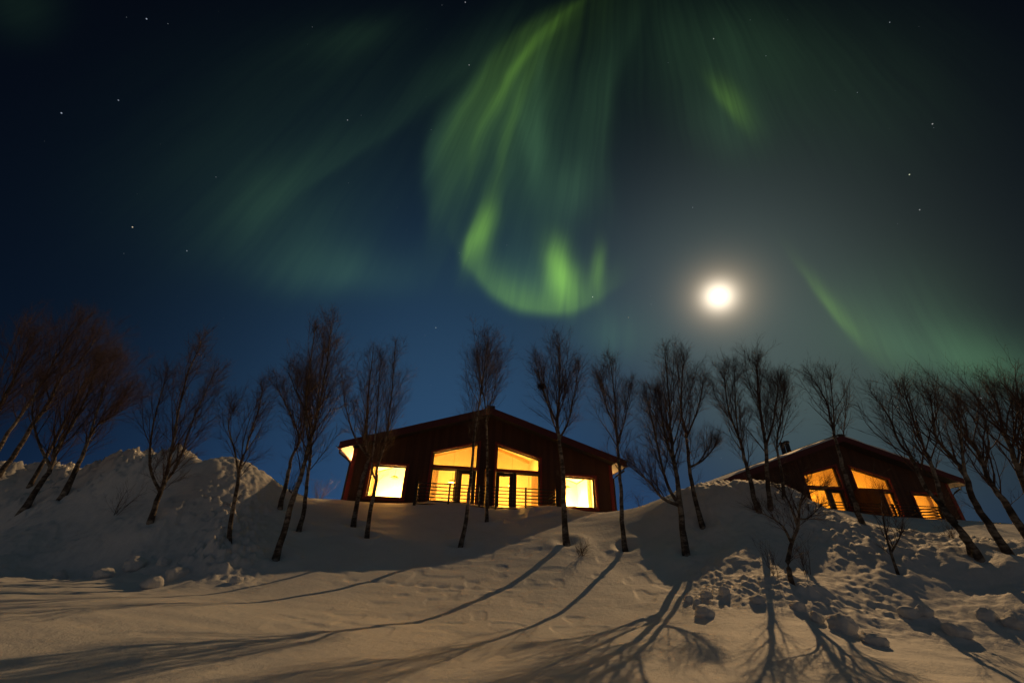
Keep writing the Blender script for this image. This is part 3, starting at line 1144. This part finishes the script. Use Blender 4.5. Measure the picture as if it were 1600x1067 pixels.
def birch(label, D, path, r0, stems=(), cw=0.9, nl=16, start=0.38, seed=1, nb=7, nt=9, group="bare birches on the snow bank", name="birch_tree", cat="tree", low=2, ang=(0.36, 0.66)):
    """path and stems: sight-line points of the trunk axis, laid in the upright plane that faces the viewer at distance D"""
    rng = random.Random(seed)
    b = at(*path[0], D)
    nrm = np.array([b[0], b[1], 0.0])
    nrm /= np.linalg.norm(nrm)

    def lay(px, py, off=0.0):
        r = ray(px, py)
        P = r * ((D + off) / float(np.dot(r, nrm)))
        return tuple(float(q) for q in P)
    zb = gz(b[0], b[1])
    pts = [lay(*p, off=rng.uniform(-.12, .12) if i > 1 else 0) for i, p in enumerate(path)]
    pts[0] = (pts[0][0], pts[0][1], zb - 0.25)
    root = empty(name, (pts[0][0], pts[0][1], zb), label, cat, group)
    org = (pts[0][0], pts[0][1], zb)
    trunk = MB()
    crown = MB()
    main = smooth_path(pts)
    n = len(main) - 1
    sides = 9
    rr = [r0 * (1.0 - 0.93 * (i / n) ** 0.85) + 0.004 + (r0 * .35 * (1 - i / 3) if i < 3 else 0) for i in range(n + 1)]
    trunk.tube([(p[0] + rng.gauss(0, r0 * .12), p[1] + rng.gauss(0, r0 * .12), p[2]) for p in main], rr, sides)
    axes = [(main, rr, start, nl, 1.0)]
    for st in stems:
        a = lay(*st[0])
        # start on the nearest point of the trunk
        k = min(range(n + 1), key=lambda i: sum((main[i][c] - a[c]) ** 2 for c in range(3)))
        off = rng.uniform(-.45, .45)
        sp = [main[k]] + [lay(*p, off=off * (i + 1) / len(st)) for i, p in enumerate(st[1:])]
        sp = smooth_path(sp)
        m = len(sp) - 1
        sr = [max(rr[k] * .72, .012) * (1 - 0.9 * (i / m) ** 0.9) + .004 for i in range(m + 1)]
        trunk.tube(sp, sr, 7)
        axes.append((sp, sr, 0.22, max(5, int(nl * .6)), 0.8))
    trunk.build("trunk", BARK, root, smooth=True, origin=org)
    for pts_, rad_, st_, cnt, wsc in axes:
        m = len(pts_) - 1
        cnt = int(cnt * 1.5)
        az = rng.uniform(0, 6.28)
        st_ = max(0.15, st_ - 0.09)
        alen = sum(math.dist(pts_[i], pts_[i + 1]) for i in range(m))
        for k in range(cnt):
            q0 = (k + rng.uniform(0.1, 0.9)) / cnt
            q = st_ + (0.975 - st_) * q0
            p, d = along(pts_, q)
            az += 2.4 + rng.uniform(-.6, .6)
            a = rng.uniform(*ang) * (1.0 - 0.35 * q0)
            prof = (0.55 + 1.1 * q0) if q0 < 0.4 else (1.0 - 0.80 * (q0 - .4) / .6)
            ln = 1.16 * cw * wsc * prof / math.sin(a) * rng.uniform(0.6, 1.25)
            ln = min(ln, (1.0 * (1 - q) * alen + 0.24) / math.cos(a))
            if rng.random() < 0.10:
                ln *= 0.45                      # a broken or stunted limb
            dd = norm((d[0] * .7, d[1] * .7, d[2] * .7 + .3))
            r = max(min(rad_[min(m, int(q * m))] * .46, ln * .0125), .0045)
            limb(rng, crown, p, side_dir(rng, dd, a, az), ln, r, max(4, int(nb * (0.5 + 0.5 * min(2.0, ln)))), nt)
        # leader twigs at the very top
        for k in range(3):
            p, d = along(pts_, 0.9 + .03 * k)
            limb(rng, crown, p, side_dir(rng, d, rng.uniform(.15, .4), rng.uniform(0, 6.28)), cw * .26 * wsc, .004, 3, 4)
    # a few thin shoots low on the stem
    for k in range(low):
        p, d = along(main, rng.uniform(.18, start))
        limb(rng, crown, p, side_dir(rng, d, rng.uniform(.7, 1.1), rng.uniform(0, 6.28)), cw * rng.uniform(.3, .7), .006, 4, 3, 0.6, 0.06)
    crown.build("crown", TWIG, root, smooth=True, origin=org)
    return root


birch("leaning birch with lit pale trunk at the far left edge", 19.6, [(-5, 736), (19, 715), (51, 664), (76, 630), (97, 588), (131, 559), (160, 508)], .075, cw=.95, seed=1, start=.4)
birch("slanting birch cut by the left picture edge, behind the pale lit trunk", 20, [(-25, 748), (5, 690), (38, 640), (70, 590), (100, 540), (128, 500)], .06, cw=.9, seed=2)
birch("dark birch leaning out of the left edge, outermost of the thicket", 18.8, [(-70, 770), (-35, 700), (-5, 640), (25, 585), (50, 520)], .07, cw=1.0, seed=3)
birch("thick dark trunk low on the left bank, leaning right", 17.2, [(42, 788), (59, 761), (80, 731), (89, 698), (118, 656), (139, 609), (152, 567)], .075, [((80, 731), (60, 690), (50, 640), (60, 590))], cw=.95, seed=4)
birch("short dark birch with forked crown beside the thick leaning trunk", 16.8, [(103, 767), (120, 731), (131, 706), (148, 668), (177, 647), (198, 610)], .07, [((140, 690), (152, 640), (165, 600), (181, 563))], cw=.85, seed=5, start=.45)
birch("thin birch at the crest of the left bank, inside the thicket", 19, [(62, 735), (85, 690), (110, 640), (130, 600), (160, 560)], .05, cw=.9, seed=6)
birch("many stemmed birch with broad crown on the left bank", 12.8, [(236, 820), (245, 782), (255, 757), (266, 715), (278, 647), (295, 580), (316, 533)], .06,
      [((255, 757), (278, 723), (304, 651), (336, 580)), ((248, 770), (234, 727), (240, 660), (261, 585))], cw=.62, seed=7, start=.3, nl=15, ang=(.35, .6))
birch("small forked birch in front of the plowed snow heap", 11.0, [(365, 852), (360, 820), (371, 757), (375, 731), (388, 689), (404, 640), (411, 602)], .05,
      [((373, 740), (367, 706), (357, 668), (362, 643))], cw=.5, seed=8, start=.42, nl=11, nb=6)
birch("tall leaning birch with broken base, left of the lit cabin", 10.8, [(433, 866), (442, 836), (456, 785), (471, 741), (483, 694), (493, 659), (505, 600), (513, 549), (517, 500)], .072,
      [((483, 694), (477, 639), (485, 568), (493, 508))], cw=.72, seed=9, start=.45)
birch("birch with arching crown just behind the tall leaning one", 12.4, [(468, 826), (475, 793), (481, 745), (485, 706), (483, 659), (466, 619), (448, 575)], .06,
      [((484, 690), (495, 640), (500, 590), (505, 545))], cw=.8, seed=10, start=.42)
birch("pale trunk at the lit foot of the plowed snow heap", 13.05, [(439, 793), (448, 749), (456, 714), (468, 684), (450, 640), (430, 598)], .06,
      [((462, 700), (478, 650), (480, 605))], cw=.8, seed=11, start=.5, nl=12)
birch("birch in front of the left corner of the lit cabin", 13.0, [(555, 820), (558, 781), (568, 741), (575, 714), (572, 690), (572, 659), (577, 600), (583, 549)], .07,
      [((575, 716), (554, 682), (541, 639), (536, 600))], cw=.72, seed=12, start=.45)
birch("twin stemmed birch crossing the left square window", 12.0, [(576, 836), (578, 800), (587, 757), (590, 730), (601, 694), (607, 659), (613, 600), (618, 529)], .058,
      [((587, 752), (581, 728), (589, 659), (592, 600), (596, 556))], cw=.62, seed=13, start=.48)
birch("leaning birch crossing the left terrace door", 11.8, [(718, 848), (728, 813), (734, 759), (739, 706), (744, 660), (751, 617), (758, 570), (763, 531)], .062, cw=.85, seed=14, start=.52, nl=20)
birch("slim dark birch against the middle of the cabin front", 14.0, [(760, 813), (761, 781), (761, 724), (760, 652), (752, 600), (744, 556)], .06, [((760, 655), (772, 610), (778, 560))], cw=.85, seed=15, start=.62, nl=14)
birch("big birch with dark nest clump, right of the cabin doors", 11.6, [(886, 845), (881, 795), (880, 741), (875, 695), (870, 660), (873, 627), (875, 581), (873, 535)], .085,
      [((870, 660), (854, 627), (845, 599), (837, 565)), ((874, 690), (888, 659), (897, 617), (905, 576))], cw=.85, seed=16, start=.52, nl=18)
birch("slender birch at the right corner of the lit cabin", 11.6, [(978, 857), (972, 813), (970, 759), (967, 724), (963, 670), (960, 617), (952, 553)], .065,
      [((965, 690), (977, 652), (987, 606)), ((963, 670), (946, 631), (938, 596))], cw=.6, seed=17, start=.5, nl=15, ang=(.35, .62))
birch("tall spreading birch in the gap between the cabins", 10.9, [(1071, 858), (1064, 805), (1059, 754), (1052, 715), (1048, 667), (1045, 616), (1038, 541)], .078,
      [((1062, 790), (1045, 762), (1033, 722), (1021, 667), (1008, 612)), ((1062, 792), (1035, 778), (1015, 754), (984, 728)), ((1053, 720), (1039, 680), (1030, 620))], cw=.66, seed=18, start=.42, nl=17)
birch("dark birch on the left shoulder of the right snow heap", 12.0, [(1098, 815), (1086, 778), (1077, 730), (1073, 683), (1064, 640), (1066, 589), (1069, 562)], .065,
      [((1079, 735), (1098, 719), (1118, 697)), ((1073, 683), (1090, 640), (1098, 600))], cw=.66, seed=19, start=.45)
birch("forked birch under the moon on top of the right snow heap", 12.0, [(1186, 799), (1175, 762), (1163, 715), (1153, 679), (1138, 640), (1131, 580)], .065,
      [((1153, 679), (1149, 628), (1148, 578))], cw=.6, seed=20, start=.4, nl=15)
birch("straight birch in front of the dark cabin's left eave", 12.0, [(1206, 809), (1200, 762), (1196, 699), (1191, 660), (1184, 608), (1182, 563)], .062,
      [((1196, 700), (1210, 652), (1216, 600))], cw=.62, seed=21, start=.42, nl=16)
birch("thin birch before the chimneys of the dark cabin", 12.3, [(1228, 800), (1223, 750), (1214, 700), (1220, 650), (1226, 605)], .045, cw=.6, seed=22, start=.5, nl=12)
birch("small crooked black tree at the foot of the right heap", 8.8, [(1237, 906), (1232, 888), (1235, 856), (1245, 829), (1249, 805), (1250, 785), (1262, 748)], .042,
      [((1236, 850), (1225, 825), (1212, 813), (1186, 799)), ((1247, 812), (1263, 809), (1281, 792)), ((1246, 818), (1231, 781), (1218, 764)), ((1249, 800), (1258, 775), (1290, 760))], cw=.36, seed=23, start=.45, nl=8, nb=5, nt=4, ang=(.6, 1.0), group="small bare trees at the foot of the heap")
birch("thin bare sapling below the dark cabin", 10.1, [(1398, 887), (1392, 864), (1384, 833), (1379, 803), (1376, 770)], .022,
      [((1393, 868), (1400, 850), (1408, 835))], cw=.28, seed=24, start=.4, nl=6, nb=3, nt=3, group="small bare trees at the foot of the heap")
birch("birch leaning left across the dark cabin's right window", 10.9, [(1530, 867), (1515, 847), (1491, 816), (1471, 789), (1447, 762), (1429, 725), (1404, 688), (1390, 654), (1372, 622)], .062, cw=0.70, seed=25, start=.55, nl=12, nb=5, nt=5)
birch("left leaning birch sharing a foot with its twin", 11.0, [(1517, 862), (1505, 837), (1478, 803), (1461, 742), (1447, 705), (1427, 654), (1412, 608)], .055, cw=0.70, seed=26, start=.55, nl=12, nb=5, nt=5)
birch("leaning birch with lit trunk right of the dark cabin", 11.2, [(1577, 862), (1552, 830), (1525, 789), (1508, 742), (1488, 715), (1464, 685), (1458, 648), (1453, 612)], .066, [((1508, 742), (1503, 700), (1500, 650))], cw=0.75, seed=27, start=.5, nl=12, nb=5, nt=5)
birch("dark leaning birch at the right picture edge", 11.7, [(1625, 860), (1586, 810), (1566, 779), (1549, 756), (1528, 705), (1506, 671), (1494, 634)], .068, [((1540, 735), (1545, 690), (1535, 640))], cw=0.79, seed=28, start=.42, nl=13, nb=5, nt=5)
birch("outer dark birch leaning in from the right edge", 12.2, [(1660, 850), (1610, 770), (1585, 715), (1565, 660), (1552, 614)], .07, [((1595, 740), (1600, 690), (1590, 640))], cw=0.84, seed=29, start=.4, nl=12, nb=5, nt=5)
birch("last birch of the right thicket, mostly outside the picture", 12.0, [(1720, 850), (1660, 760), (1625, 690), (1600, 625)], .07, cw=0.84, seed=30, start=.4, nl=12, nb=5, nt=5)
birch("birch with open crown rising before the dark cabin's ridge", 11.9, [(1351, 827), (1341, 800), (1333, 776), (1316, 729), (1304, 681), (1298, 654), (1286, 617), (1270, 592)], .058,
      [((1304, 685), (1302, 638), (1297, 592))], cw=.5, seed=31, start=.62, nl=12, nb=5, nt=5, ang=(.35, .6))
birch("small crown showing over the dark cabin's ridge", 36.0, [(1322, 770), (1320, 700), (1321, 648), (1324, 606)], .07, cw=1.0, seed=32, start=.4, nl=12, nb=5, nt=5)


# ---- bird's nest in the big birch
def nest():
    rng = random.Random(77)
    c = at(846, 604, 11.6)
    mb = MB()
    for k in range(150):
        a = rng.uniform(0, 6.28)
        r = rng.uniform(.03, .12)
        z = rng.gauss(0, .05)
        p = (c[0] + r * math.cos(a), c[1] + r * math.sin(a), c[2] + z)
        d = norm((-math.sin(a) + rng.gauss(0, .4), math.cos(a) + rng.gauss(0, .4), rng.gauss(0, .35)))
        shoot(rng, mb, (p[0] - d[0] * .1, p[1] - d[1] * .1, p[2] - d[2] * .1), d, .22, .006, 2, 3, .2, 0)
    o = mb.build("bird_nest", NEST, None, origin=tuple(c))
    o.location = tuple(c)
    tag(o, "dark round twig nest in the crown of the big birch", "nest")


nest()


# ---- low shrubs sticking out of the snow
def shrub(label, px, py, D, h, n, seed, spread=.5):
    rng = random.Random(seed)
    b = at(px, py, D)
    z = gz(b[0], b[1])
    org = (float(b[0]), float(b[1]), z)
    root = empty("shrub", org, label, "shrub", "low bare shrubs in the snow")
    mb = MB()
    for k in range(n):
        a = rng.uniform(0, 6.28)
        t = rng.uniform(.1, spread)
        d = norm((math.cos(a) * t, math.sin(a) * t, 1))
        limb(rng, mb, (b[0] + rng.gauss(0, .04), b[1] + rng.gauss(0, .04), z - .05), d, h * rng.uniform(.6, 1.1), .008 if h > .6 else .006, 4, 3, .8, .02)
    mb.build("branches", TWIG, root, smooth=True, origin=org)


shrub("tiny dark sprig in the lit snow below the big birch", 908, 862, 10.9, .22, 9, 91, 1.2)
shrub("reddish bush on the crest left of the lit cabin", 500, 777, 18.5, 1.0, 10, 92, .6)
shrub("bushy twigs at the lit end of the snow heap crest", 455, 770, 14.2, 1.1, 9, 93, .6)
shrub("low twigs lying on the left bank beside the many stemmed birch", 185, 800, 14.4, .8, 6, 94, 1.4)
shrub("thin twigs beside the small crooked black tree", 1262, 900, 9.6, .5, 5, 95, .6)
shrub("bare twigs at the left of the small crooked tree's foot", 1215, 905, 9.0, .55, 4, 96, .5)
shrub("twigs by the cabin's right downpipe on the snow crest", 1003, 800, 14.5, .5, 4, 97, .8)
shrub("dark sprig in the shaded snow below the dark cabin", 1490, 852, 12.5, .25, 5, 98, 1.2)


# ------------------------------------------------------------------ snow clumps rolled off the heaps
def clump(label, px, py, D, r, seed, group):
    rng = random.Random(seed)
    b = at(px, py, D)
    # ground point on that sight line bearing
    z = gz(b[0], b[1])
    me = bpy.data.meshes.new("snow_clump")
    import bmesh
    bm = bmesh.new()
    bmesh.ops.create_icosphere(bm, subdivisions=4, radius=1.0)
    off = (rng.uniform(0, 90), rng.uniform(0, 90), rng.uniform(0, 90))
    from mathutils import noise as mn
    planes = [(Vector((rng.gauss(0, 1), rng.gauss(0, 1), rng.gauss(0, 1))).normalized(), rng.uniform(.62, .95)) for _ in range(15)]
    sx, sy, sz = rng.uniform(.85, 1.25), rng.uniform(.85, 1.2), rng.uniform(.7, .95)
    for v in bm.verts:
        q = v.co.copy()
        k = 1 + .42 * mn.noise(q * 1.1 + Vector(off)) + .20 * mn.noise(q * 2.7 + Vector(off)) + .08 * mn.noise(q * 6.5 + Vector(off))
        # a few flat broken faces
        pl = min([h / max(q.dot(nv), 1e-3) for nv, h in planes if q.dot(nv) > 0.05] + [1.25])
        k = 0.55 * k + 0.62 * pl * (0.93 + .1 * mn.noise(q * 5 + Vector(off)))
        v.co = Vector((q.x * sx, q.y * sy, q.z * sz)) * (k * r * .92)
    bm.to_mesh(me)
    bm.free()
    me.polygons.foreach_set('use_smooth', [True] * len(me.polygons))
    me.materials.append(SNOW_CLUMP)
    o = bpy.data.objects.new("snow_clump", me)
    COL.objects.link(o)
    o.location = (float(b[0]), float(b[1]), z + r * .30)
    o.rotation_euler = (0, 0, rng.uniform(0, 6.28))
    tag(o, label, "snow clump", group)


GL, GR = "snow clumps at the foot of the left bank", "snow clumps at the foot of the right heap"
for i, (px, py, D, r, lb) in enumerate((
        (207, 888, 11.4, .16, "rounded snow clump, highest of those at the left bank's foot"),
        (236, 918, 9.95, .15, "snow clump lying farthest out on the flat snow at left"),
        (275, 901, 10.3, .17, "broad snow clump right of the one farthest out"),
        (160, 902, 11.2, .14, "snow clump half sunk at the left bank's foot"),
        (95, 897, 12.4, .12, "dim snow clump nearest the left picture edge"),
        (370, 905, 9.6, .10, "small pointed snow clump alone at the smooth shadow's edge"),
        (255, 880, 11.1, .11, "snow clump on the slope just above the broad one"))):
    clump(lb, px, py, D, r, 200 + i, GL)
for i, (px, py, D, r, lb) in enumerate((
        (1103, 963, 7.5, .13, "dark snow clump lying alone on the lit snow between shadows"),
        (1076, 938, 8.3, .08, "small snow clump by the foot of the spreading birch's shadow"),
        (1090, 945, 8.1, .07, "small snow clump touching the larger one above the lone clump"),
        (1105, 937, 8.3, .10, "snow clump just above the lone dark clump"),
        (1135, 938, 8.2, .10, "large snow clump at the heap's lower edge"),
        (1185, 945, 7.9, .09, "snow clump directly left of the crooked tree's shadow"),
        (1245, 945, 7.9, .09, "snow clump below the small crooked tree"),
        (1318, 984, 7.5, .155, "biggest snow block, shaded, lower right foreground"),
        (1366, 1003, 7.2, .11, "second big snow block, right of the biggest"),
        (1420, 960, 8.8, .11, "snow clump above and right of the big blocks"),
        (1448, 965, 8.9, .10, "snow clump right of the one above the big blocks"),
        (1495, 985, 8.5, .12, "snow clump alone on the smooth snow at right"),
        (1540, 955, 9.2, .11, "snow clump near the right edge at the heap's foot"),
        (1590, 972, 9.1, .13, "snow clump cut by the right picture edge"),
        (1275, 962, 7.6, .10, "small snow clump left of the biggest block"))):
    clump(lb, px, py, D, r, 300 + i, GR)


# ------------------------------------------------------------------ the moon
def moon():
    import bmesh
    m = bpy.data.materials.new("moon_surface")
    m.use_nodes = True
    T = NT(m.node_tree)
    T.n.clear()
    out = T.n.new("ShaderNodeOutputMaterial")
    em = T.n.new("ShaderNodeEmission")
    tc = T.n.new("ShaderNodeTexCoord").outputs['Object']
    n, _ = T.noise(tc, 0.08, 3.0)
    T.l.new(T.ramp(n, [(0.3, (0.75, 0.70, 0.62)), (0.7, (1.0, 0.95, 0.86))]), em.inputs[0])
    em.inputs[1].default_value = 12.0
    tr = T.n.new("ShaderNodeBsdfTransparent")
    ad = T.n.new("ShaderNodeAddShader")
    T.l.new(em.outputs[0], ad.inputs[0])
    T.l.new(tr.outputs[0], ad.inputs[1])
    T.l.new(ad.outputs[0], out.inputs[0])
    me = bpy.data.meshes.new("moon")
    bm = bmesh.new()
    bmesh.ops.create_icosphere(bm, subdivisions=4, radius=9000 * math.tan(R(0.6)))
    bm.to_mesh(me)
    bm.free()
    me.polygons.foreach_set('use_smooth', [True] * len(me.polygons))
    me.materials.append(m)
    o = bpy.data.objects.new("moon", me)
    o.location = MOON * 9000
    COL.objects.link(o)
    tag(o, "blazing white moon in the sky above the right snow heap", "moon")


moon()
